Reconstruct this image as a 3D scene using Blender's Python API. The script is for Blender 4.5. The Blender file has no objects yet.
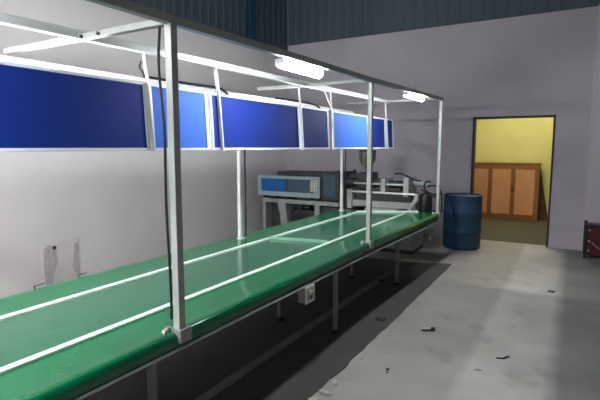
import bpy, bmesh, math, random
from mathutils import Vector, Matrix
random.seed(7)
C = bpy.context.scene.collection
S = bpy.context.scene
R = math.radians

# ------------------------------------------------------------------ materials
def lin(c):
    return tuple((v/255/12.92 if v/255 <= .04045 else ((v/255+.055)/1.055)**2.4) for v in c)

def mat(name, rgb, rough=.6, metal=0., var=.08, scale=6., bump=0., bscale=60., spec=.5, coat=0., coat_rough=.1, stretch=None, rgb2=None):
    m = bpy.data.materials.new(name); m.use_nodes = True
    nt = m.node_tree; n = nt.nodes; l = nt.links
    b = n['Principled BSDF']
    c = lin(rgb)
    tc = n.new('ShaderNodeTexCoord'); mp = n.new('ShaderNodeMapping')
    l.new(tc.outputs['Object'], mp.inputs['Vector'])
    if stretch: mp.inputs['Scale'].default_value = stretch
    nz = n.new('ShaderNodeTexNoise'); nz.inputs['Scale'].default_value = scale; nz.inputs['Detail'].default_value = 6
    l.new(mp.outputs['Vector'], nz.inputs['Vector'])
    rp = n.new('ShaderNodeValToRGB')
    rp.color_ramp.elements[0].position = .3; rp.color_ramp.elements[1].position = .7
    c2 = lin(rgb2) if rgb2 else tuple(min(1, v*(1+var)) for v in c)
    c1 = c if rgb2 else tuple(v*(1-var) for v in c)
    rp.color_ramp.elements[0].color = (*c1, 1); rp.color_ramp.elements[1].color = (*c2, 1)
    l.new(nz.outputs['Fac'], rp.inputs['Fac']); l.new(rp.outputs['Color'], b.inputs['Base Color'])
    b.inputs['Roughness'].default_value = rough; b.inputs['Metallic'].default_value = metal
    b.inputs['Specular IOR Level'].default_value = spec
    b.inputs['Coat Weight'].default_value = coat; b.inputs['Coat Roughness'].default_value = coat_rough
    if bump:
        n2 = n.new('ShaderNodeTexNoise'); n2.inputs['Scale'].default_value = bscale; n2.inputs['Detail'].default_value = 4
        l.new(mp.outputs['Vector'], n2.inputs['Vector'])
        bp = n.new('ShaderNodeBump'); bp.inputs['Strength'].default_value = bump; bp.inputs['Distance'].default_value = .01
        l.new(n2.outputs['Fac'], bp.inputs['Height']); l.new(bp.outputs['Normal'], b.inputs['Normal'])
    return m

def emis(name, rgb, strength):
    m = bpy.data.materials.new(name); m.use_nodes = True
    n = m.node_tree.nodes; l = m.node_tree.links
    b = n['Principled BSDF']
    b.inputs['Base Color'].default_value = (.9, .9, .9, 1)
    b.inputs['Emission Color'].default_value = (*rgb, 1)
    b.inputs['Emission Strength'].default_value = strength
    return m

M = {}
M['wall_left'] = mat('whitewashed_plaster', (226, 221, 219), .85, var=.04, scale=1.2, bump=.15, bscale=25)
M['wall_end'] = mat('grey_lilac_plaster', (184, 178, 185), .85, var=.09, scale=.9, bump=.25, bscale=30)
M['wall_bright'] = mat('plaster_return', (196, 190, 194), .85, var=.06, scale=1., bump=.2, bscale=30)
M['clad'] = mat('blue_grey_sheet', (70, 82, 92), .6, var=.12, scale=1.2, stretch=(1, 1, .15))
M['clad_blue'] = mat('blue_flashing', (20, 66, 96), .4, var=.08)
M['roof'] = mat('roof_sheet', (80, 90, 98), .6)
M['yellow'] = mat('yellow_green_paint', (212, 206, 122), .8, var=.05, scale=1.5, bump=.1)
M['annexfloor'] = mat('annex_concrete', (78, 74, 55), .8, var=.12, scale=3)
M['jamb'] = mat('dark_brown_jamb', (52, 40, 36), .6)
M['frame'] = mat('white_powder_coated_steel', (214, 216, 214), .38, var=.05, scale=9, metal=.15)
M['post'] = mat('grey_white_post_paint', (172, 176, 170), .42, var=.06, scale=9, metal=.15)
M['galv'] = mat('galvanised_steel', (150, 154, 152), .45, metal=.5, var=.12, scale=14)
M['legs'] = mat('dull_grey_steel', (120, 124, 120), .5, metal=.3, var=.1)
M['belt'] = mat('green_belt_center', (34, 92, 64), .18, var=.1, scale=2.2, rgb2=(42, 102, 74), spec=.4, coat=.1, coat_rough=.12, bump=.05, bscale=5)
M['lane'] = mat('green_vinyl_lane', (2, 102, 60), .16, var=.1, scale=2.0, spec=.35, coat=.1, coat_rough=.08, bump=.16, bscale=4)
M['strip'] = mat('pale_green_white_strip', (212, 232, 216), .4, var=.06, scale=10)
M['splice'] = mat('pale_green_splice', (120, 172, 142), .35)
M['boardD'] = mat('deep_blue_board', (13, 44, 128), .6, var=.1, scale=.8, spec=.2)
M['boardN'] = mat('navy_board', (22, 44, 124), .6, var=.1, scale=.8, spec=.2)
M['boardL'] = mat('bright_blue_board', (66, 114, 214), .6, var=.07, scale=1.2, spec=.2)
M['bframe'] = mat('white_board_edging', (224, 228, 236), .4, var=.03)
M['black'] = mat('black_rubber', (18, 18, 20), .55, var=.15)
M['mat'] = mat('dark_floor_grey', (66, 66, 63), .75, var=.12, scale=2.5, bump=.2, bscale=40)  # dark grey of the floor area under the conveyor
M['pale_strip'] = mat('paler_grey', (124, 123, 118), .7, var=.25, scale=5)
M['white'] = mat('white_plastic', (226, 224, 218), .35, var=.03)
M['greyp'] = mat('grey_plastic', (150, 148, 144), .5, var=.05)
M['housing'] = mat('lamp_housing', (220, 222, 224), .4, var=.02)
M['tube'] = emis('lit_tube', (.93, .97, 1.), 24)
M['tube_annex'] = emis('lit_annex_tube', (1., .97, .85), 29)
M['tube_fill'] = emis('lit_fill_tube', (.97, .98, 1.), 48)  # glow of the added fill lights near the conveyor
M['tube_fill2'] = emis('lit_fill_tube_dim', (.97, .98, 1.), 1.6)  # weak glow of the added fill light behind the viewpoint
M['tube_wall'] = emis('lit_wall_side_tube', (.95, .98, 1.), 17)
M['mgrey'] = mat('machine_grey_enamel', (154, 160, 156), .45, var=.12, scale=5)
M['mteal'] = mat('pale_teal_enamel', (150, 172, 174), .42, var=.06, scale=5)
M['mdark'] = mat('machine_dark_steel', (52, 56, 58), .55, var=.25, scale=8)
M['mblack'] = mat('oily_black_steel', (28, 29, 30), .45, var=.2, scale=12)
M['mwinB'] = mat('blue_guard_window', (14, 92, 160), .2, var=.1, scale=3, spec=.6)
M['mwinG'] = mat('slate_guard_window', (62, 88, 104), .2, var=.15, scale=3, spec=.6)
M['chrome'] = mat('ground_steel', (200, 205, 200), .3, metal=.6, var=.05)
M['hopper'] = mat('smoky_steel_hopper', (124, 126, 118), .4, metal=.4, var=.12)
M['drum'] = mat('faded_blue_drum', (24, 60, 88), .6, var=.2, scale=5, rgb2=(34, 74, 102))
M['drum_dark'] = mat('drum_streak', (10, 26, 46), .5, var=.2)
M['wood'] = mat('orange_brown_veneer', (186, 130, 84), .5, scale=4, stretch=(6, 6, .7), rgb2=(198, 144, 96))
M['wooddark'] = mat('brown_wood_stile', (130, 80, 36), .5, scale=5, stretch=(6, 6, .7), rgb2=(146, 94, 46))
M['browndark'] = mat('dark_brown', (84, 58, 30), .7, var=.15)
M['red'] = mat('dark_red_enamel', (84, 18, 28), .35, var=.2, scale=8)
M['chip'] = mat('pale_mortar', (190, 186, 176), .9, var=.1, scale=30)
M['debris'] = mat('dark_scrap', (44, 42, 38), .7, var=.2, scale=40)
M['stain'] = mat('grimy_plaster', (172, 165, 163), .9, var=.2, scale=14, rgb2=(205, 199, 197), stretch=(1, 4, .8))
M['patch'] = mat('patched_plaster', (219, 214, 212), .9, var=.06, scale=9)
M['silver'] = mat('silver_foil', (235, 235, 235), .25, metal=.5, var=.03)

def floor_material():
    m = bpy.data.materials.new('concrete_floor'); m.use_nodes = True
    nt = m.node_tree; n = nt.nodes; l = nt.links; b = n['Principled BSDF']
    tc = n.new('ShaderNodeTexCoord')
    sx = n.new('ShaderNodeSeparateXYZ'); l.new(tc.outputs['Object'], sx.inputs[0])
    # two pours meet along x = -0.63: the right one is paler
    nzj = n.new('ShaderNodeTexNoise'); nzj.inputs['Scale'].default_value = 3; l.new(tc.outputs['Object'], nzj.inputs['Vector'])
    w = n.new('ShaderNodeMath'); w.operation = 'MULTIPLY_ADD'; w.inputs[1].default_value = .05; l.new(nzj.outputs['Fac'], w.inputs[0]); l.new(sx.outputs['X'], w.inputs[2])
    st = n.new('ShaderNodeMapRange'); st.inputs['From Min'].default_value = -.66; st.inputs['From Max'].default_value = -.58
    l.new(w.outputs[0], st.inputs['Value'])
    nz = n.new('ShaderNodeTexNoise'); nz.inputs['Scale'].default_value = 1.1; nz.inputs['Detail'].default_value = 8; nz.inputs['Roughness'].default_value = .6
    l.new(tc.outputs['Object'], nz.inputs['Vector'])
    ra = n.new('ShaderNodeValToRGB'); ra.color_ramp.elements[0].position = .3; ra.color_ramp.elements[1].position = .72
    ra.color_ramp.elements[0].color = (*lin((148, 144, 135)), 1); ra.color_ramp.elements[1].color = (*lin((172, 167, 158)), 1)
    rb = n.new('ShaderNodeValToRGB'); rb.color_ramp.elements[0].position = .3; rb.color_ramp.elements[1].position = .7
    rb.color_ramp.elements[0].color = (*lin((166, 163, 156)), 1); rb.color_ramp.elements[1].color = (*lin((200, 197, 190)), 1)
    l.new(nz.outputs['Fac'], ra.inputs['Fac']); l.new(nz.outputs['Fac'], rb.inputs['Fac'])
    mx = n.new('ShaderNodeMix'); mx.data_type = 'RGBA'
    l.new(st.outputs[0], mx.inputs[0]); l.new(ra.outputs['Color'], mx.inputs[6]); l.new(rb.outputs['Color'], mx.inputs[7])
    s3 = n.new('ShaderNodeMapRange'); s3.inputs['From Min'].default_value = -.09; s3.inputs['From Max'].default_value = .03
    l.new(w.outputs[0], s3.inputs['Value'])
    rc_ = n.new('ShaderNodeValToRGB'); rc_.color_ramp.elements[0].position = .3; rc_.color_ramp.elements[1].position = .72
    rc_.color_ramp.elements[0].color = (*lin((112, 112, 110)), 1); rc_.color_ramp.elements[1].color = (*lin((146, 145, 142)), 1)
    l.new(nz.outputs['Fac'], rc_.inputs['Fac'])
    m3 = n.new('ShaderNodeMix'); m3.data_type = 'RGBA'
    l.new(s3.outputs[0], m3.inputs[0]); l.new(mx.outputs[2], m3.inputs[6]); l.new(rc_.outputs['Color'], m3.inputs[7]); mx = m3
    # worn dark smudges, sparse
    n3 = n.new('ShaderNodeTexNoise'); n3.inputs['Scale'].default_value = 2.3; n3.inputs['Detail'].default_value = 5
    mp = n.new('ShaderNodeMapping'); mp.inputs['Location'].default_value = (3.1, 1.7, 0); l.new(tc.outputs['Object'], mp.inputs[0]); l.new(mp.outputs[0], n3.inputs['Vector'])
    r3 = n.new('ShaderNodeMapRange'); r3.inputs['From Min'].default_value = .58; r3.inputs['From Max'].default_value = .78; r3.inputs['To Max'].default_value = .45
    l.new(n3.outputs['Fac'], r3.inputs['Value'])
    m2 = n.new('ShaderNodeMix'); m2.data_type = 'RGBA'; m2.inputs[7].default_value = (*lin((92, 90, 86)), 1)
    l.new(r3.outputs[0], m2.inputs[0]); l.new(mx.outputs[2], m2.inputs[6])
    l.new(m2.outputs[2], b.inputs['Base Color'])
    b.inputs['Roughness'].default_value = .6
    n2 = n.new('ShaderNodeTexNoise'); n2.inputs['Scale'].default_value = 30; l.new(tc.outputs['Object'], n2.inputs['Vector'])
    bp = n.new('ShaderNodeBump'); bp.inputs['Strength'].default_value = .15; bp.inputs['Distance'].default_value = .01
    l.new(n2.outputs['Fac'], bp.inputs['Height']); l.new(bp.outputs['Normal'], b.inputs['Normal'])
    return m
M['floor'] = floor_material()

# ------------------------------------------------------------------ mesh builder
class MB:
    def __init__(s): s.bm = bmesh.new()
    def box(s, x0, x1, y0, y1, z0, z1, bev=0, rot=None, piv=None):
        t = bmesh.new(); bmesh.ops.create_cube(t, size=1)
        bmesh.ops.scale(t, vec=(abs(x1-x0), abs(y1-y0), abs(z1-z0)), verts=t.verts)
        bmesh.ops.translate(t, vec=((x0+x1)/2, (y0+y1)/2, (z0+z1)/2), verts=t.verts)
        if bev: bmesh.ops.bevel(t, geom=t.edges[:], offset=bev, segments=2, affect='EDGES', profile=.7)
        if rot: bmesh.ops.rotate(t, cent=piv or ((x0+x1)/2, (y0+y1)/2, (z0+z1)/2), matrix=rot, verts=t.verts)
        s._merge(t); return s
    def bar(s, p, q, w, h=None, bev=.002):
        p = Vector(p); q = Vector(q); d = q-p; h = h or w
        t = bmesh.new(); bmesh.ops.create_cube(t, size=1)
        bmesh.ops.scale(t, vec=(w, h, d.length), verts=t.verts)
        if bev: bmesh.ops.bevel(t, geom=t.edges[:], offset=bev, segments=1, affect='EDGES')
        z = d.normalized()
        ref = Vector((0, 0, 1)) if abs(z.z) < .9 else Vector((0, 1, 0))
        x = ref.cross(z).normalized() if abs(z.z) < .9 else Vector((1, 0, 0))
        y = z.cross(x).normalized(); x = y.cross(z)
        m = Matrix((x, y, z)).transposed().to_4x4(); m.translation = (p+q)/2
        bmesh.ops.transform(t, matrix=m, verts=t.verts); s._merge(t); return s
    def cyl(s, p, q, r, r2=None, seg=20, cap=True):
        p = Vector(p); q = Vector(q); d = q-p
        t = bmesh.new(); bmesh.ops.create_cone(t, cap_ends=cap, segments=seg, radius1=r, radius2=r if r2 is None else r2, depth=d.length)
        m = d.to_track_quat('Z', 'Y').to_matrix().to_4x4(); m.translation = (p+q)/2
        bmesh.ops.transform(t, matrix=m, verts=t.verts); s._merge(t); return s
    def lathe(s, prof, c, seg=32):
        t = bmesh.new(); rings = []
        for r, z in prof:
            rings.append([t.verts.new((c[0]+r*math.cos(2*math.pi*k/seg), c[1]+r*math.sin(2*math.pi*k/seg), c[2]+z)) for k in range(seg)])
        for a, b in zip(rings, rings[1:]):
            for k in range(seg): t.faces.new((a[k], a[(k+1) % seg], b[(k+1) % seg], b[k]))
        t.faces.new(rings[0][::-1]); t.faces.new(rings[-1]); s._merge(t); return s
    def tube(s, pts, r, seg=8):
        pts = [Vector(p) for p in pts]
        # Catmull-Rom smoothing
        P = [pts[0]] + pts + [pts[-1]]; out = []
        for i in range(1, len(P)-2):
            for k in range(6):
                u = k/6; a, b, c, d = P[i-1:i+3]
                out.append(.5*((2*b)+(-a+c)*u+(2*a-5*b+4*c-d)*u*u+(-a+3*b-3*c+d)*u**3))
        out.append(pts[-1])
        t = bmesh.new(); rings = []
        for i, p in enumerate(out):
            d = (out[min(i+1, len(out)-1)]-out[max(i-1, 0)]).normalized()
            ref = Vector((0, 0, 1)) if abs(d.z) < .9 else Vector((1, 0, 0))
            x = d.cross(ref).normalized(); y = d.cross(x)
            rings.append([t.verts.new(p+r*(x*math.cos(2*math.pi*k/seg)+y*math.sin(2*math.pi*k/seg))) for k in range(seg)])
        for a, b in zip(rings, rings[1:]):
            for k in range(seg): t.faces.new((a[k], a[(k+1) % seg], b[(k+1) % seg], b[k]))
        t.faces.new(rings[0][::-1]); t.faces.new(rings[-1]); s._merge(t); return s
    def prism(s, prof, axis, a, b):
        """profile of 2D points extruded along axis ('x': (y,z), 'y': (x,z), 'z': (x,y)) from a to b"""
        def P(u, v, w): return {'x': (w, u, v), 'y': (u, w, v), 'z': (u, v, w)}[axis]
        t = bmesh.new()
        A = [t.verts.new(P(u, v, a)) for u, v in prof]; B = [t.verts.new(P(u, v, b)) for u, v in prof]
        t.faces.new(A); t.faces.new(B[::-1])
        for k in range(len(prof)):
            k2 = (k+1) % len(prof); t.faces.new((A[k], B[k], B[k2], A[k2]))
        s._merge(t); return s
    def _merge(s, t):
        bmesh.ops.recalc_face_normals(t, faces=t.faces[:])
        me = bpy.data.meshes.new('tmp'); t.to_mesh(me); t.free(); s.bm.from_mesh(me); bpy.data.meshes.remove(me)
    def build(s, name, m, parent=None, loc=None, smooth=False):
        me = bpy.data.meshes.new(name)
        o_loc = Vector(parent_world(parent)) if parent else Vector(loc or (0, 0, 0))
        bmesh.ops.translate(s.bm, vec=-o_loc, verts=s.bm.verts)
        s.bm.to_mesh(me); s.bm.free()
        me.materials.append(m if not isinstance(m, str) else M[m])
        if smooth:
            for p in me.polygons: p.use_smooth = True
            try: me.set_sharp_from_angle(angle=R(38))
            except Exception: pass
        o = bpy.data.objects.new(name, me); C.objects.link(o)
        if parent: o.parent = parent
        else: o.location = o_loc
        return o
def parent_world(p):
    v = Vector((0, 0, 0))
    while p: v = v + Vector(p.location); p = p.parent
    return v
def tag(o, label, cat, group=None, kind=None):
    o['label'] = label; o['category'] = cat
    if group: o['group'] = group
    if kind: o['kind'] = kind
    return o
def thing(name, label, cat, loc, group=None):
    o = bpy.data.objects.new(name, None); o.empty_display_size = .1; C.objects.link(o); o.location = loc
    return tag(o, label, cat, group)
def struct(o): o['kind'] = 'structure'; return o

# ------------------------------------------------------------------ the hall
LX, EY, TOP, LTOP, ROOF = -5.5, 8.85, 3.88, 3.6, 6.4
RX, BY = 6.0, -5.0
DX0, DX1, DZ = -1.60, -0.30, 2.23
struct(MB().box(LX-.25, RX+.2, BY-.2, EY+.14, -.2, 0).build('floor', 'floor'))
struct(MB().box(-4.4, 2.6, EY+.14, 12.5, -.2, 0).build('floor_annex', 'annexfloor'))
struct(MB().box(LX-.22, LX, BY, EY+.14, 0, LTOP).build('wall_left', 'wall_left'))
w = MB(); w.box(LX, DX0, EY, EY+.14, 0, TOP); w.box(DX1, .19, EY, EY+.14, 0, TOP); w.box(DX0, DX1, EY, EY+.14, DZ, TOP)
struct(w.build('wall_end', 'wall_end'))
struct(MB().box(.19, RX, EY-.09, EY+.14, 0, TOP).build('wall_end_return', 'wall_bright'))
struct(MB().box(RX, RX+.2, BY, EY+.14, 0, ROOF).build('wall_right', 'wall_end'))
struct(MB().box(LX-.22, RX+.2, BY-.2, BY, 0, ROOF).build('wall_rear', 'wall_end'))
struct(MB().box(LX-.3, RX+.3, BY-.3, EY+.3, ROOF, ROOF+.1).build('ceiling', 'roof'))
def corrugated(name, a, b, fixed, axis, z0, z1, sgn, m):
    prof = []; p = a; D = .008
    while p < b:
        for du, dv in ((0, 0), (.10, 0), (.125, D), (.175, D), (.20, 0)): prof.append((min(p+du, b), dv))
        p += .2
    out = []
    for u, v in prof:
        if not out or out[-1] != (u, v): out.append((u, v))
    poly = [(u, fixed+sgn*v) for u, v in out] + [(b, fixed-sgn*.02), (a, fixed-sgn*.02)]
    if axis == 'y': poly = [(v, u) for u, v in poly]
    return MB().prism(poly, 'z', z0, z1).build(name, m)
struct(corrugated('wall_end_cladding', LX, RX, EY+.03, 'x', TOP, ROOF, -1, 'clad'))
struct(corrugated('wall_left_cladding', BY, EY, LX-.03, 'y', LTOP, ROOF, 1, 'clad'))
struct(MB().box(LX-.0, LX+.05, 7.42, 7.62, LTOP, ROOF, .008).build('trim_1', 'clad_blue'))
# door lining of the opening
d = MB(); d.box(DX0, DX0+.035, EY-.015, EY+.155, 0, DZ, .004); d.box(DX1-.03, DX1, EY-.015, EY+.155, 0, DZ, .004)
d.box(DX0+.035, DX1-.03, EY-.015, EY+.155, DZ-.035, DZ, .004)
struct(d.build('trim_2', 'jamb'))
# the yellow store room beyond
struct(MB().box(-4.4, 2.6, 12.3, 12.5, 0, 3.2).build('wall_annex_far', 'yellow'))
struct(MB().box(-4.5, -4.4, EY+.14, 12.5, 0, 3.2).build('wall_annex_left', 'yellow'))
struct(MB().box(2.6, 2.7, EY+.14, 12.5, 0, 3.2).build('wall_annex_right', 'yellow'))
struct(MB().box(-4.5, 2.7, EY+.2, 12.5, 3.2, 3.3).build('ceiling_annex', 'wall_left'))

# ------------------------------------------------------------------ dark floor area under the conveyor (thin sheet, ragged edge)
DARKX = -1.445
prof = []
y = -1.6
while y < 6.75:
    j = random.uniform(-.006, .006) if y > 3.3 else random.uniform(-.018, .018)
    prof.append((DARKX+j, y)); y += random.uniform(.05, .16)
prof += [(DARKX-.01, 6.85), (-2.1, 6.62), (-3.5, 6.55), (-3.5, -1.6)]
mt = MB().prism(prof, 'z', 0.0, .006).build('dark_floor_area', 'mat', loc=(-2.4, 2.6, 0))
tag(mt, 'dark grey floor area with ragged edge under the green conveyor', 'mat')  # thin dark floor area, mat in category only
MB().box(-2.115, -2.03, -1.2, 6.0, .0061, .009).build('paler_strip', 'pale_strip', mt)['label'] = 'paler strip along the dark floor area'

# ------------------------------------------------------------------ conveyor table
T = .70
BX, FX = -3.22, -1.80
Y0, Y1 = -1.0, 7.05
tb = thing('conveyor_table', 'long green-topped conveyor table on grey steel legs beside the left wall', 'conveyor table', (-2.5, 3.0, 0.006))
def skew(o, k):      # the far end is cut at a slant: farther at the front edge
    for v in o.data.vertices:
        yy = v.co.y+3.0
        if yy > 6.9: v.co.y += (v.co.x+2.5+2.82-2.5)*0 + k*(v.co.x+0.0)
    return o
# centre belt
b = MB(); b.box(-2.80, -2.17, Y0, 6.60, T-.03, T, .004)
skew(b.build('belt', 'belt', tb), 0)
# front lane: rolled vinyl edge
def edge_prof(x_in, x_out, top, bot, r, sgn):
    p = [(x_in, top-.03), (x_in, top)]
    cx = x_out-sgn*r; cz = top-r+.012
    p.append((cx-sgn*.10, top+.002)); p.append((cx-sgn*.04, top+.008))
    for k in range(0, 9):
        a = R(90-k*90/8); p.append((cx+sgn*r*math.cos(a), cz+r*math.sin(a)))
    p.append((x_out, bot)); p.append((x_out-sgn*.02, bot)); p.append((x_out-sgn*.03, top-.03))
    return p
fl = MB().prism(edge_prof(-2.14, FX+.03, T, T-.06, .035, 1), 'y', Y0, Y1).build('front_lane', 'lane', tb, smooth=True)
MB().prism(edge_prof(-2.84, BX, T, T-.06, .03, -1), 'y', Y0, 6.75).build('back_lane', 'lane', tb, smooth=True)
MB().prism([(-2.84, 6.62), (-2.14, 6.62), (-2.14, 7.05), (-2.84, 6.75)], 'z', T-.03, T-.002).build('end_plate', 'lane', tb)
MB().box(-2.178, -2.133, Y0, 7.02, T-.02, T+.012, .004).build('guide_strip', 'strip', tb)
MB().box(-2.86, -2.81, Y0, 6.56, T-.02, T+.012, .004).build('guide_strip', 'strip', tb)
MB().bar((-2.84, 6.54, T+.003), (-2.02, 7.03, T+.003), .018, .05).build('end_strip', 'strip', tb)
MB().bar((-2.82, 4.15, T+.0015), (-2.17, 4.27, T+.0015), .004, .06, 0).build('belt_splice', 'splice', tb)['label'] = 'pale splice across the belt'
# side frame, angle, cross members
MB().box(-1.82, -1.80, Y0, Y1, T-.11, T-.05).build('side_frame', 'mblack', tb)
MB().box(-3.19, -3.17, Y0, 6.75, T-.11, T-.05).build('side_frame', 'mblack', tb)
MB().bar((-1.765, Y0, T-.05), (-1.765, Y1, T-.12), .03, .008, .001).build('edge_angle', 'galv', tb)
MB().box(-3.17, -1.82, Y0, 6.7, T-.045, T-.035).build('slider_bed', 'mdark', tb)
MB().box(-1.90, -1.82, Y0, Y1-.1, T-.10, T-.045).build('apron', 'mdark', tb)
for yy in (.1, 1.575, 3.72, 5.45):
    MB().box(-3.17, -1.82, yy-.02, yy+.02, T-.10, T-.045).build('cross_member', 'legs', tb)
    for xx in (-1.81, -2.42, -3.10):
        lg = MB().box(xx-.018, xx+.018, yy-.018, yy+.018, .02, T-.09, .003).build('leg', 'legs', tb)
        MB().lathe([(.012, .0), (.05, .0), (.052, .006), (.04, .014), (.014, .03)], (xx, yy, .0065), 20).build('foot_pad', 'black', lg)
# beyond the third post the front edge runs slightly outward
for o in list(tb.children):
    if o.name.split('.')[0] in ('front_lane', 'edge_angle', 'apron') or (o.name.split('.')[0] == 'side_frame' and max((v.co.x for v in o.data.vertices)) > 0):
        q_ = bmesh.new(); q_.from_mesh(o.data)
        bmesh.ops.bisect_plane(q_, geom=q_.verts[:]+q_.edges[:]+q_.faces[:], plane_co=(0, 4.5-3.0, 0), plane_no=(0, 1, 0))
        for v in q_.verts:
            if v.co.y > 3.5 and v.co.x > .45: v.co.x += .08; v.co.z += .008
        q_.to_mesh(o.data); q_.free()
# take-up bracket at the far front corner
k = MB(); k.box(-1.86, -1.80, 7.00, 7.05, .40, .62, .004); k.cyl((-1.89, 7.02, .42), (-1.76, 7.02, .42), .045)
k.bar((-1.83, 7.02, .42), (-1.83, 7.02, .28), .03); k.build('take_up_bracket', 'chrome', tb, smooth=True)
k = MB(); k.bar((-2.33, 7.0, .60), (-2.18, 7.02, .53), .03); k.cyl((-2.2, 6.99, .52), (-2.2, 7.04, .52), .035)
k.build('roller_bracket', 'chrome', tb, smooth=True)

# ------------------------------------------------------------------ overhead frame
fr = thing('overhead_frame', 'white square-tube overhead frame standing on the green conveyor table', 'frame', (-2.5, 3.0, T))
HZ = 2.335
PX = -1.79
post_y = (-.9, 1.76, 4.46, 6.98)
post_x = (-1.79, -1.79, -1.795, -1.715)
def rz(y): return 2.335+max(0, y-1.76)*.0115      # the rails climb slightly away from the camera
w = .045
for i, yy in enumerate(post_y):
    px = post_x[i]
    MB().box(px-w/2, px+w/2, yy-w/2, yy+w/2, T-.005, rz(yy)-.02, .004).build('post', 'post', fr)
    c = MB(); c.box(px-.04, px+.042, yy-.035, yy+.05, T-.045, T+.03, .005); c.box(px-.06, px-.035, yy-.05, yy-.02, T+.0, T+.035, .004)
    cl = c.build('clamp', 'galv', fr)
    MB().cyl((px-.05, yy-.07, T+.018), (px-.05, yy-.045, T+.018), .012, seg=6).build('clamp_nut', 'white', cl)
for yy in (1.35, 3.99, 6.56):
    MB().box(-3.12, -3.08, yy-.02, yy+.02, T-.005, 2.235, .004).build('rear_post', 'frame', fr)
    MB().box(-3.14, -3.06, yy-.035, yy+.035, T, T+.012, .003).build('base_plate', 'frame', fr)
for a_, b_ in ((0, 1), (1, 2), (2, 3)):
    MB().bar((post_x[a_], post_y[a_]-(.0225 if a_ == 0 else 0), rz(post_y[a_])), (post_x[b_], post_y[b_]+.0225, rz(post_y[b_])), .045, .045).build('front_rail', 'post', fr)
MB().bar((-2.56, post_y[0], HZ), (-2.56, 7.10, rz(7.1)), .05, .05).build('middle_rail', 'frame', fr)
MB().bar((-3.12, post_y[0], 2.25), (-3.12, 6.98, 2.25), .035, .035).build('rear_rail', 'frame', fr)
for yy in (post_y[0]+.05, 1.78, 4.49, 6.98):
    MB().bar((PX-.0225, yy, rz(yy)+.002), (-3.34 if yy < 2 else -3.2, yy, rz(yy)+.002), .04, .035).build('cross_rail', 'post', fr)
# bolts on the near cross rail
for xx in (-2.50, -2.35): MB().cyl((xx, 1.75, HZ), (xx, 1.765, HZ), .011, seg=8).build('bolt', 'mdark', fr)

# hangers in front of the boards, each its own part
def hanger(yy, fork=False, wd=.022):
    h = MB()
    if fork:
        h.bar((-2.545, yy-.09, rz(yy)-.02), (-2.505, yy, 2.17), .016); h.bar((-2.545, yy+.06, rz(yy)-.02), (-2.505, yy, 2.17), .016)
        h.bar((-2.505, yy, 2.18), (-2.468, yy, 1.67), wd, .012)
    else:
        h.bar((-2.53, yy, rz(yy)-.02), (-2.505, yy, 2.14), wd, .014); h.bar((-2.505, yy, 2.15), (-2.468, yy, 1.67), wd, .014)
    return h.build('hanger', 'frame', fr)
for yy, f_, wd in ((-.2, False, .022), (2.24, False, .026), (2.96, False, .03), (4.27, False, .022), (4.99, True, .022), (6.86, False, .02)):
    hanger(yy, f_, wd)

# ------------------------------------------------------------------ blue boards hung from the frame
spec = [(.55, 2.235, 'boardD', 'deep blue board in the near left, longest of the hanging row'),
        (2.262, 2.835, 'boardL', 'bright sky-blue board just behind the nearest post, short one'),
        (2.875, 4.245, 'boardN', 'long navy blue board in the middle of the hanging row'),
        (4.29, 4.93, 'boardN', 'short navy blue board right before the forked hanger'),
        (5.045, 6.13, 'boardL', 'bright sky-blue board hanging behind the middle post'),
        (6.16, 6.82, 'boardN', 'dark blue board between middle post and the row end'),
        (6.90, 7.17, 'boardN', 'narrowest dark blue board at the far end of the row')]
for y0, y1, m_, lab in spec:
    t = thing('blue_board', lab, 'board', (-2.52, (y0+y1)/2, 1.68), 'blue boards hanging from the frame')
    lean = Matrix.Rotation(R(3.2), 3, 'Y')
    def q(mb, nm, mm, par=t):
        bmesh.ops.rotate(mb.bm, cent=(-2.5, 0, 1.68), matrix=Matrix.Rotation(R(-3.4), 3, 'Y'), verts=mb.bm.verts)
        return mb.build(nm, mm, par)
    q(MB().box(-2.507, -2.495, y0+.008, y1-.008, 1.695, 2.115), 'panel', m_)
    e = MB(); g = .018
    e.box(-2.512, -2.486, y0, y1, 1.675, 1.675+g, .002); e.box(-2.512, -2.486, y0, y1, 2.113, 2.113+g, .002)
    e.box(-2.512, -2.486, y0, y0+.012, 1.675+g, 2.113, .001)
    e.box(-2.512, -2.486, y1-(.03 if y1 < 3 or 4.9 < y1 < 5 else .012), y1, 1.675+g, 2.113, .001)
    q(e, 'edging', 'bframe')

# ------------------------------------------------------------------ tube lights
def batten(y0, y1, lab, tm='tube', x=-1.862, z=2.295, w=.066, hang=True):
    t = thing('tube_light', lab, 'light', (x, (y0+y1)/2, z), 'tube lights under the front rail' if hang else 'tube lights of the hall')
    h = MB(); h.box(x-.018, x+.030, y0-.02, y1+.02, z+.012, z+.024, .002); h.box(x-.03, x+.035, y0-.025, y0, z-.02, z+.02, .003); h.box(x-.03, x+.035, y1, y1+.025, z-.02, z+.02, .003)
    if hang:
        for yy in (y0+.12, y1-.12): h.box(x+.0, x+.052, yy-.012, yy+.012, z+.022, z+.034)
    h.build('housing', 'housing', t)
    d_ = MB().cyl((x, y0, z-.008), (x, y1, z-.008), w/2, seg=20).build('tube', tm, t, smooth=True)
    return t
batten(2.89, 3.48, 'lit white tube light under the rail just behind the nearest post', x=-1.862, z=2.305)
batten(5.62, 6.30, 'lit white tube light under the rail between middle and far post', x=-1.81, z=2.345)
batten(.18, .84, 'lit white tube light under the rail, nearest to the camera')
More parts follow.
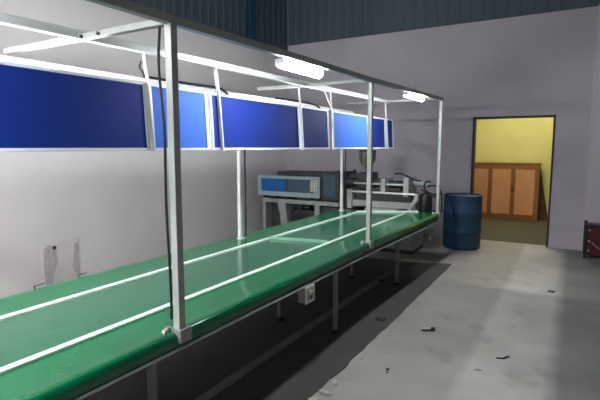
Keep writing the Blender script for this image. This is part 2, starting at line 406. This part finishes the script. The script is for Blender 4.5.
# added fill lights, out of view, to brighten the left wall
def fill_batten(x0, x1, yy, z, lab, tm):
    t = thing('fill_light', lab, 'light', ((x0+x1)/2, yy, z), 'added fill lights')
    MB().box(x0-.03, x1+.03, yy-.03, yy+.03, z+.03, z+.06, .004).build('housing', 'housing', t)
    MB().box(x0, x1, yy-.05, yy+.05, z-.03, z+.03, .012).build('tube', tm, t, smooth=True)
    MB().bar((x0+.1, yy, z+.06), (x0+.1, yy, ROOF), .008).build('fill_light_rod', 'galv', t)
    MB().bar((x1-.1, yy, z+.06), (x1-.1, yy, ROOF), .008).build('fill_light_rod', 'galv', t)
fill_batten(-4.5, -3.7, -.2, 2.35, 'added unseen fill light between the near end of the conveyor and the left wall', 'tube_fill')
fill_batten(-4.4, -3.0, -1.6, 3.3, 'added unseen fill light above the near end of the conveyor', 'tube_fill')
fill_batten(.2, 1.8, -2.2, 3.9, 'added unseen fill light behind the viewpoint', 'tube_fill2')
for y0, y1, lab in ((1.45, 2.15, 'tube light behind the nearest long blue board, facing the left wall'), (4.35, 5.05, 'tube light behind the middle blue boards, facing the left wall')):
    t = thing('wall_side_light', lab, 'light', (-2.70, (y0+y1)/2, 2.0), 'tube lights behind the boards')
    MB().box(-2.68, -2.655, y0-.02, y1+.02, 1.975, 2.025, .003).build('housing', 'housing', t)
    MB().cyl((-2.705, y0, 2.0), (-2.705, y1, 2.0), .02).build('tube', 'tube_wall', t, smooth=True)
    MB().bar((-2.667, y0+.1, 2.0), (-2.545, y0+.1, 2.0), .014).build('bracket', 'galv', t)
    MB().bar((-2.667, y1-.1, 2.0), (-2.545, y1-.1, 2.0), .014).build('bracket', 'galv', t)
t = thing('store_room_light', 'lit tube light on the ceiling of the yellow room', 'light', (-1.0, 10.3, 3.2))
MB().box(-1.65, -.35, 10.26, 10.34, 3.15, 3.2, .004).build('housing', 'housing', t)
MB().cyl((-1.6, 10.3, 3.125), (-.4, 10.3, 3.125), .022).build('tube', 'tube_annex', t, smooth=True)

# ------------------------------------------------------------------ cables, shaded sides of the rear posts
c = MB(); c.tube([(-1.835, 1.73, 2.30), (-1.845, 1.725, 2.1), (-1.825, 1.73, 1.8), (-1.83, 1.73, 1.4), (-1.822, 1.735, 1.0), (-1.822, 1.735, .78)], .007)
tag(c.build('cable', 'black', loc=(-1.83, 1.73, .78)), 'black cable running down the nearest white post', 'cable')
c = MB(); c.tube([(-3.12, 2.75, 2.28), (-3.12, 3.0, 2.28), (-3.115, 3.3, 2.281), (-3.10, 3.6, 2.285), (-3.085, 3.75, 2.26), (-3.075, 3.83, 2.17)], .013)
tag(c.build('cable', 'black', loc=(-3.12, 2.75, 2.28)), 'black cable lying along the rear rail above the blue boards', 'cable')
c = MB(); c.tube([(-3.12, 4.75, 2.28), (-3.12, 5.1, 2.29), (-3.10, 5.5, 2.283), (-3.085, 5.75, 2.25), (-3.075, 5.8, 2.15)], .013)
tag(c.build('cable', 'black', loc=(-3.12, 4.75, 2.28)), 'short black cable over the far bright blue board', 'cable')
c = MB(); c.tube([(-2.575, 2.25, 2.28), (-2.59, 2.25, 2.24), (-2.57, 2.26, 2.20), (-2.555, 2.27, 2.16)], .006)
tag(c.build('cable', 'black', loc=(-2.555, 2.27, 2.16)), 'black cable dangling left of the first hanger', 'cable')
c = MB(); c.tube([(-3.06, 6.61, 1.95), (-3.065, 6.61, 1.5), (-3.065, 6.61, 1.1), (-3.065, 6.61, .73)], .009)  # black strand stands in for the shaded side of the far post
tag(c.build('cable', 'black', loc=(-3.06, 6.53, .73)), 'black line for the shaded side of the far rear post near the machine', 'cable')  # cable in name only, stands in for shade on the post
c = MB(); c.tube([(-3.06, 4.04, 1.95), (-3.065, 4.04, 1.5), (-3.06, 4.04, 1.1), (-3.065, 4.04, .73)], .009)  # shade on the nearer post, also built as a black strand
tag(c.build('cable', 'black', loc=(-3.06, 4.08, .73)), 'black line for the shaded side of the nearer rear post, left of the machine', 'cable')  # cable in name only, stands in for shade on the post

# ------------------------------------------------------------------ switch box on the table edge
t = thing('switch_box', 'small white switch and socket box under the front edge of the conveyor', 'switch box', (-1.76, 3.09, .49))
MB().box(-1.80, -1.735, 3.03, 3.17, .49, .615, .005).build('box', 'greyp', t)
f_ = MB().box(-1.735, -1.725, 3.03, 3.17, .485, .618, .004).build('face_plate', 'white', t)
MB().box(-1.725, -1.721, 3.05, 3.15, .505, .595, .002).build('module', 'greyp', f_)
MB().box(-1.722, -1.712, 3.07, 3.125, .56, .585, .002).build('switch', 'white', f_)
MB().lathe([(.018, 0), (.018, .002)], (0, 0, 0), 12)
s_ = MB(); s_.cyl((-1.722, 3.10, .53), (-1.7195, 3.10, .53), .014, seg=12); s_.build('socket', 'debris', f_)

# ------------------------------------------------------------------ moulding machine
mc = thing('moulding_machine', 'grey injection moulding machine with blue window and hopper by the end wall', 'machine', (-3.5, 7.6, 0))
Yf = 7.25
# guard housing
g = MB(); g.box(-5.14, -3.90, Yf+.02, 8.05, .80, 1.14, .01); gh = g.build('guard_housing', 'mgrey', mc)
e = MB(); e.box(-5.19, -3.85, Yf-.01, Yf+.03, 1.115, 1.17, .006); e.box(-5.19, -3.85, Yf-.01, Yf+.03, .79, .875, .006)
e.box(-5.19, -5.11, Yf-.01, Yf+.03, .875, 1.115, .004); e.box(-4.05, -3.85, Yf-.01, Yf+.03, .875, 1.115, .004)
e.build('guard_frame', 'mteal', mc)
MB().box(-5.11, -4.56, Yf+.0, Yf+.018, .875, 1.115).build('window_pane', 'mwinB', mc)['label'] = 'bright blue sliding pane'
MB().box(-4.56, -4.05, Yf+.004, Yf+.018, .875, 1.115).build('window_pane', 'mwinG', mc)['label'] = 'slate grey sliding pane'
MB().box(-4.57, -4.54, Yf-.004, Yf+.004, .875, 1.115).build('pane_stile', 'mdark', mc)
kp = MB().box(-4.04, -3.88, Yf-.018, Yf-.009, .87, 1.12, .003).build('control_panel', 'greyp', mc)
for r_ in range(1, 7):
    for c_ in range(3): MB().box(-4.02+c_*.048, -3.992+c_*.048, Yf-.024, Yf-.018, .885+r_*.033, .903+r_*.033).build('key', 'white', kp)
MB().box(-4.02, -3.98, Yf-.03, Yf-.024, .875, .905).build('stop_button', 'mblack', kp)
g = MB(); g.box(-4.95, -3.56, 7.55, 8.10, .9, 1.23, .01); g.build('rear_cover', 'mdark', mc)
g = MB(); g.box(-3.845, -3.50, Yf+.04, 8.0, .76, 1.255, .012); g.build('side_cabinet', 'mdark', mc)
g = MB(); g.box(-3.79, -3.56, Yf+.034, Yf+.04, .82, 1.19, .002); g.build('side_door', M['mwinG'], mc)
# fittings beneath the housing
for x0, x1, z0 in ((-5.08, -5.00, .745), (-4.95, -4.80, .73), (-4.70, -4.66, .75), (-4.58, -4.52, .735), (-4.46, -4.42, .73), (-4.3, -4.05, .745), (-3.98, -3.9, .74)):
    MB().box(x0, x1, Yf+.02, Yf+.2, z0, .80, .006).build('underside_fitting', 'mblack', mc)
# bed and legs of the clamping end
g = MB(); g.box(-5.12, -3.5, Yf+.03, 8.0, .66, .735, .008); g.build('bed_beam', 'mgrey', mc)
MB().box(-5.12, -5.05, Yf+.04, 8.0, 0, .66, .006).build('leg', 'mgrey', mc)
MB().prism([(-4.78, .66), (-4.60, .66), (-4.52, 0.0), (-4.68, 0.0), (-4.72, .45)], 'y', Yf+.04, 7.9).build('leg', 'mgrey', mc)
MB().box(-3.98, -3.88, Yf+.04, 8.0, 0, .66, .006).build('leg', 'mgrey', mc)
g = MB(); g.box(-5.05, -3.88, 7.5, 7.9, .02, .62, .01); g.build('lower_body', 'mdark', mc)
g = MB(); g.box(-4.50, -4.0, Yf+.08, 7.5, .30, .55, .03); g.cyl((-4.45, Yf+.15, .60), (-4.12, Yf+.15, .60), .05); g.cyl((-3.80, Yf+.2, .56), (-3.56, Yf+.2, .56), .085)
g.box(-4.36, -4.26, Yf+.06, Yf+.2, .55, .64, .01); g.build('toggle_mechanism', 'mblack', mc, smooth=True)
g = MB(); g.box(-3.86, -3.25, Yf+.1, 7.95, 0, .63, .01); g.build('pump_housing', 'mdark', mc)
# injection end: bed, rods, plates
g = MB(); g.box(-3.35, -2.15, Yf+.05, 7.9, .70, .80, .008); g.box(-3.33, -3.24, Yf, 7.9, .66, .99, .008); g.build('injection_bed', 'mgrey', mc)
MB().box(-3.24, -2.25, Yf+.12, 7.85, .80, .93, .01).build('oil_tray', 'mdark', mc)
g = MB(); g.box(-3.30, -2.16, Yf+.0, Yf+.06, .935, .965, .004); g.build('bed_rail', 'chrome', mc)
# curved end bracket
arc = [(-2.16, .965), (-2.10, .96), (-2.10, .86), (-2.14, .80), (-2.19, .74), (-2.19, .66), (-2.26, .66), (-2.25, .76), (-2.19, .83), (-2.16, .88)]
MB().prism(arc, 'y', Yf, Yf+.07).build('end_bracket', 'mgrey', mc)
g = MB(); g.cyl((-3.25, 7.36, 1.085), (-2.30, 7.36, 1.085), .018); g.cyl((-3.25, 7.66, 1.085), (-2.30, 7.66, 1.085), .018); g.build('guide_rods', 'chrome', mc, smooth=True)
MB().box(-2.74, -2.67, 7.30, 7.72, .94, 1.18, .006).build('moving_plate', 'mgrey', mc)
MB().box(-2.35, -2.265, 7.28, 7.74, .90, 1.21, .006).build('end_plate', 'mgrey', mc)
g = MB(); g.cyl((-3.5, 7.52, 1.10), (-2.74, 7.52, 1.10), .075); g.cyl((-3.45, 7.52, 1.10), (-3.3, 7.52, 1.10), .10); g.cyl((-3.15, 7.52, 1.10), (-3.08, 7.52, 1.10), .095)
g.build('injection_barrel', 'mdark', mc, smooth=True)
g = MB(); g.box(-3.18, -2.92, 7.40, 7.66, 1.0, 1.27, .02); g.box(-3.36, -3.18, 7.42, 7.55, 1.17, 1.24, .01); g.cyl((-3.26, 7.40, 1.30), (-3.26, 7.46, 1.22), .028); g.build('throat_block', 'mdark', mc, smooth=True)
g = MB(); g.cyl((-2.67, 7.52, 1.08), (-2.40, 7.52, 1.08), .06); g.box(-2.64, -2.44, 7.42, 7.62, .965, 1.02, .01); g.build('injection_carriage', 'mdark', mc, smooth=True)
g = MB(); g.cyl((-2.25, 7.52, 1.12), (-1.98, 7.52, 1.09), .062, .05); g.cyl((-2.0, 7.52, 1.09), (-1.93, 7.52, 1.09), .035); g.build('hydraulic_cylinder', 'mgrey', mc, smooth=True)
g = MB(); g.lathe([(.09, 0), (.10, .03), (.10, .25), (.085, .29), (.04, .31)], (-2.02, 7.42, .66), 20); g.build('motor', 'mblack', mc, smooth=True)
MB().box(-2.18, -1.90, 7.3, 7.7, .60, .66, .006).build('motor_bracket', 'mdark', mc)
# hopper
hp = MB().lathe([(.03, 0), (.034, .06), (.045, .08), (.138, .22), (.142, .36), (.146, .362), (.146, .37), (.03, .372)], (-3.07, 7.52, 1.25), 28).build('hopper', 'hopper', mc, smooth=True)
MB().lathe([(.146, 0), (.148, .012), (.13, .022), (.02, .026)], (-3.07, 7.52, 1.622), 28).build('hopper_lid', 'mdark', hp, smooth=True)
# hoses
MB().tube([(-2.52, 7.35, 1.255), (-2.45, 7.33, 1.275), (-2.36, 7.33, 1.26), (-2.26, 7.34, 1.21), (-2.17, 7.36, 1.17), (-2.10, 7.38, 1.165)], .014).build('hose', 'black', mc, smooth=True)
MB().tube([(-1.93, 7.36, 1.16), (-2.01, 7.35, 1.14), (-2.03, 7.35, 1.07), (-1.99, 7.36, 1.0), (-1.90, 7.38, .96), (-1.83, 7.40, .95)], .014).build('hose', 'black', mc, smooth=True)
MB().tube([(-2.08, 7.36, 1.03), (-2.0, 7.35, .98), (-1.93, 7.36, .93), (-1.84, 7.38, .92)], .012).build('hose', 'black', mc, smooth=True)
MB().tube([(-1.98, 7.36, 1.09), (-1.90, 7.36, 1.10), (-1.82, 7.38, 1.07), (-1.78, 7.42, .98), (-1.77, 7.45, .8), (-1.80, 7.5, .62), (-1.95, 7.55, .63)], .012).build('hose', 'black', mc, smooth=True)
# pedestal under the injection end
g = MB(); g.box(-2.95, -2.42, 7.13, 7.8, .06, .70, .01); g.build('pedestal', 'mgrey', mc)
g = MB(); g.box(-2.42, -2.12, 7.16, 7.8, .06, .62, .02); g.build('pump_block', 'mgrey', mc)
g = MB(); g.box(-3.25, -2.14, 7.12, 7.8, 0, .06, .004); g.build('plinth', 'mblack', mc)

# ------------------------------------------------------------------ drum beside the table end
dr = thing('plastic_drum', 'faded dark blue drum standing between conveyor end and doorway', 'drum', (-1.585, 8.14, 0))
prof = [(.27, 0), (.295, .02), (.30, .05), (.305, .27), (.315, .285), (.315, .31), (.305, .325), (.31, .58), (.32, .595), (.32, .62), (.308, .635), (.304, .86), (.312, .875), (.312, .90), (.298, .905), (.29, .88), (.02, .875)]
MB().lathe(prof, (-1.585, 8.14, 0), 40).build('body', 'drum', dr, smooth=True)
MB().tube([(-1.805, 7.91, .885), (-1.785, 7.90, .93), (-1.755, 7.87, .90), (-1.715, 7.85, .80), (-1.685, 7.83, .70), (-1.655, 7.815, .60), (-1.64, 7.81, .55)], .012).build('hanging_strap', 'drum_dark', dr, smooth=True)
MB().lathe([(.045, 0), (.045, .02), (.02, .024)], (-1.505, 8.03, .876), 16).build('bung', 'drum_dark', dr)

# ------------------------------------------------------------------ wooden doors leaning in the store room
cb = thing('wooden_cupboard', 'orange-brown panelled wooden cupboard standing by the yellow wall', 'cupboard', (-1.6, 11.9, 0))
X0, X1, Yc, H = -2.75, -.66, 11.86, 1.30
MB().box(X0, X1, Yc+.02, 12.12, .03, H, .004).build('carcass', 'wooddark', cb)
n = 4; sp = (X1-X0-.09)/n
e = MB(); e.box(X0, X1, Yc-.005, Yc+.02, H-.07, H, .003); e.box(X0, X1, Yc-.005, Yc+.02, 0, .08, .003); e.box(X0, X0+.05, Yc-.005, Yc+.02, .08, H-.07, .003); e.box(X1-.045, X1, Yc-.005, Yc+.02, .08, H-.07, .003)
e.build('face_frame', 'wooddark', cb)
for i in range(n):
    a = X0+.05+i*sp
    dd = MB(); dd.box(a+.006, a+sp-.006, Yc-.012, Yc+.016, .085, H-.075, .003)
    dd = dd.build('door', 'wooddark', cb)
    MB().box(a+.05, a+sp-.05, Yc-.018, Yc-.010, .13, H-.12, .004).build('door_panel', 'wood', dd)
dd = MB(); dd.cyl((-1.70+.016, Yc-.03, .74), (-1.70+.016, Yc-.006, .74), .045, .03, seg=6)
ho = MB(); xh = X0+.05+3*sp; ho.box(xh-.03, xh+.03, Yc-.03, Yc-.010, .66, .78, .008); ho.build('latch', 'browndark', cb)
MB().box(X0-.02, X1+.02, Yc-.02, 12.14, H, H+.03, .004).build('top_board', 'wooddark', cb)
sh = MB(); sh.prism([(12.16, 0), (12.19, 0), (12.295, 1.28), (12.27, 1.28)], 'x', -1.35, -.44)  # thin dark brown slab behind the cupboard, slanted at its right end
o = sh.build('dark_brown_sheet', 'browndark', loc=(-.9, 12.18, 0)); tag(o, 'dark brown slanted sheet leaning on the yellow wall behind the cupboard', 'sheet')
for v in o.data.vertices:      # top corner cut away to a slant
    if v.co.z > 1 and v.co.x > 0: v.co.x -= .24

# ------------------------------------------------------------------ red crate at the right edge
rc = thing('metal_crate', 'dark red metal crate with black corner post on the floor by the right wall edge', 'crate', (.62, 8.5, 0))
MB().box(.235, .98, 8.27, 8.70, .05, .50, .008).build('body', 'red', rc)
for xx, yy in ((.20, 8.24), (.20, 8.69), (.98, 8.24), (.98, 8.69)):
    MB().box(xx, xx+.04, yy, yy+.04, 0, .53, .003).build('corner_post', 'black', rc)
MB().box(.20, 1.02, 8.235, 8.27, .49, .53, .003).build('top_rail', 'mblack', rc)
for z_ in (.12, .27, .44):
    MB().cyl((.265, 8.262, z_), (.265, 8.272, z_), .014, seg=10).build('bolt', 'silver', rc)
MB().tube([(.30, 8.262, .26), (.36, 8.25, .20), (.45, 8.25, .15), (.55, 8.26, .16)], .008).build('handle', 'greyp', rc)

# ------------------------------------------------------------------ marks and brackets by the left wall
pt = thing('plaster_patch', 'smudged pale plaster patch low on the left wall beyond the conveyor', 'wall patch', (LX, 3.4, 0))
MB().box(LX, LX+.006, 3.17, 3.66, 0, .53, .002).build('patch', 'patch', pt)
def smear(pts, nm='smudge', m_='stain', th=.0035):
    g_ = MB(); g_.prism(pts, 'x', LX+.006, LX+.006+th); return g_.build(nm, m_, pt)
smear([(3.20, .02), (3.19, .3), (3.205, .47), (3.27, .50), (3.36, .47), (3.345, .38), (3.37, .28), (3.31, .12), (3.30, .02)])
smear([(3.60, .06), (3.56, .16), (3.58, .30), (3.61, .48), (3.645, .47), (3.64, .30), (3.655, .15), (3.65, .05)])
MB().cyl((LX+.008, 3.335, .46), (LX+.013, 3.335, .46), .024, seg=9).build('dark_hole', 'debris', pt)
for yy, ll in ((1.80, 'left of the two small dark hooks on the rear table edge'), (2.14, 'right of the two small dark hooks on the rear table edge')):
    h = MB(); h.bar((-3.228, yy, T-.03), (-3.228, yy, T+.028), .006, .006, 0); h.bar((-3.228, yy, T+.026), (-3.228, yy+.07, T+.028), .005, .005, 0)
    tag(h.build('wire_hook', 'mblack', loc=(-3.23, yy, T)), ll, 'hook', 'wire hooks on the rear table edge')

# ------------------------------------------------------------------ litter on the floor
t = thing('small_can', 'small dark cylinder with a white stripe lying on the bare floor', 'litter', (-1.08, 4.19, 0))
ax = Vector((.86, .50, 0)); c0 = Vector((-1.08, 4.19, .018))
MB().cyl(c0-ax*.062, c0+ax*.062, .018, seg=18).build('body', 'black', t, smooth=True)
MB().cyl(c0-ax*.064+Vector((0, -.001, .003)), c0+ax*.02+Vector((0, -.001, .003)), .0165, seg=18).build('label', 'silver', t, smooth=True)
s = MB(); s.tube([(-.45, 3.90, .006), (-.42, 3.915, .006), (-.40, 3.92, .006), (-.385, 3.955, .007), (-.365, 3.975, .009)], .006)
tag(s.build('rubber_scrap', 'debris', loc=(-.41, 3.97, 0)), 'bent dark rubber strip on the pale floor, right of the can', 'litter')
def scrap(x, y, a, b, rot, lab, m_='debris', nm='floor_scrap', h=.012):
    pts = [(a*math.cos(k*1.05+.2*((k*37) % 5)/5)*random.uniform(.75, 1), b*math.sin(k*1.05)*random.uniform(.75, 1)) for k in range(6)]
    cr, sr = math.cos(rot), math.sin(rot)
    zb = .0062 if x < DARKX-.05 else 0
    g_ = MB().prism([(x+u*cr-v*sr, y+u*sr+v*cr) for u, v in pts], 'z', zb, zb+h)
    return tag(g_.build(nm, m_, loc=(x, y, zb)), lab, 'litter')
scrap(-.14, 6.10, .045, .025, .3, 'dark chip on the far floor in front of the doorway wall')
scrap(-.54, 3.62, .03, .015, .2, 'small grey chip on the floor left of the rubber strip', m_='greyp', h=.006)
scrap(-1.14, 3.27, .014, .010, .6, 'tiny dark crumb on the floor near the dark area edge')
scrap(-1.13, 3.22, .008, .007, .1, 'tinier of two dark crumbs on the floor near the dark area edge')
for i, (x, y, a, b, ll) in enumerate(((-1.40, 2.72, .06, .03, 'biggest pale mortar chip at the near dark area edge'), (-1.42, 2.60, .05, .03, 'nearest pale mortar chip at the dark area edge'),
        (-1.40, 2.88, .04, .02, 'thin pale mortar chip at the dark area edge'), (-1.40, 3.35, .03, .02, 'farthest pale mortar chip at the dark area edge'))):
    scrap(x, y, a, b, i, ll, 'chip', 'mortar_chip', .015)
for x, y, ll in ((-1.56, 4.23, 'round black pad on the dark area nearest to its edge'), (-2.02, 5.50, 'round black pad on the dark area between two rows of legs')):
    g_ = MB().lathe([(.05, 0), (.055, .006), (.045, .016), (.02, .02)], (x, y, .0062), 20)
    tag(g_.build('rubber_pad', 'black', loc=(x, y, .0062)), ll, 'pad', 'loose rubber pads')

# ------------------------------------------------------------------ world, camera
wd = bpy.data.worlds.new('World'); S.world = wd; wd.use_nodes = True
wd.node_tree.nodes['Background'].inputs[0].default_value = (.02, .025, .03, 1)
wd.node_tree.nodes['Background'].inputs[1].default_value = .3
cam = bpy.data.objects.new('camera', bpy.data.cameras.new('camera')); C.objects.link(cam)
f = 465.; yaw = math.atan2(275., math.hypot(f, 53.)); pitch = math.atan2(53., f)
cam.location = (0, 0, 1.7); cam.rotation_euler = (math.pi/2-pitch, 0, yaw)
cam.data.sensor_width = 36; cam.data.lens = f/600*36; cam.data.clip_start = .05
S.camera = cam
S.view_settings.view_transform = 'Standard'; S.view_settings.look = 'None'; S.view_settings.gamma = 1
S.view_settings.use_curve_mapping = False
S.view_settings.exposure = 2.7
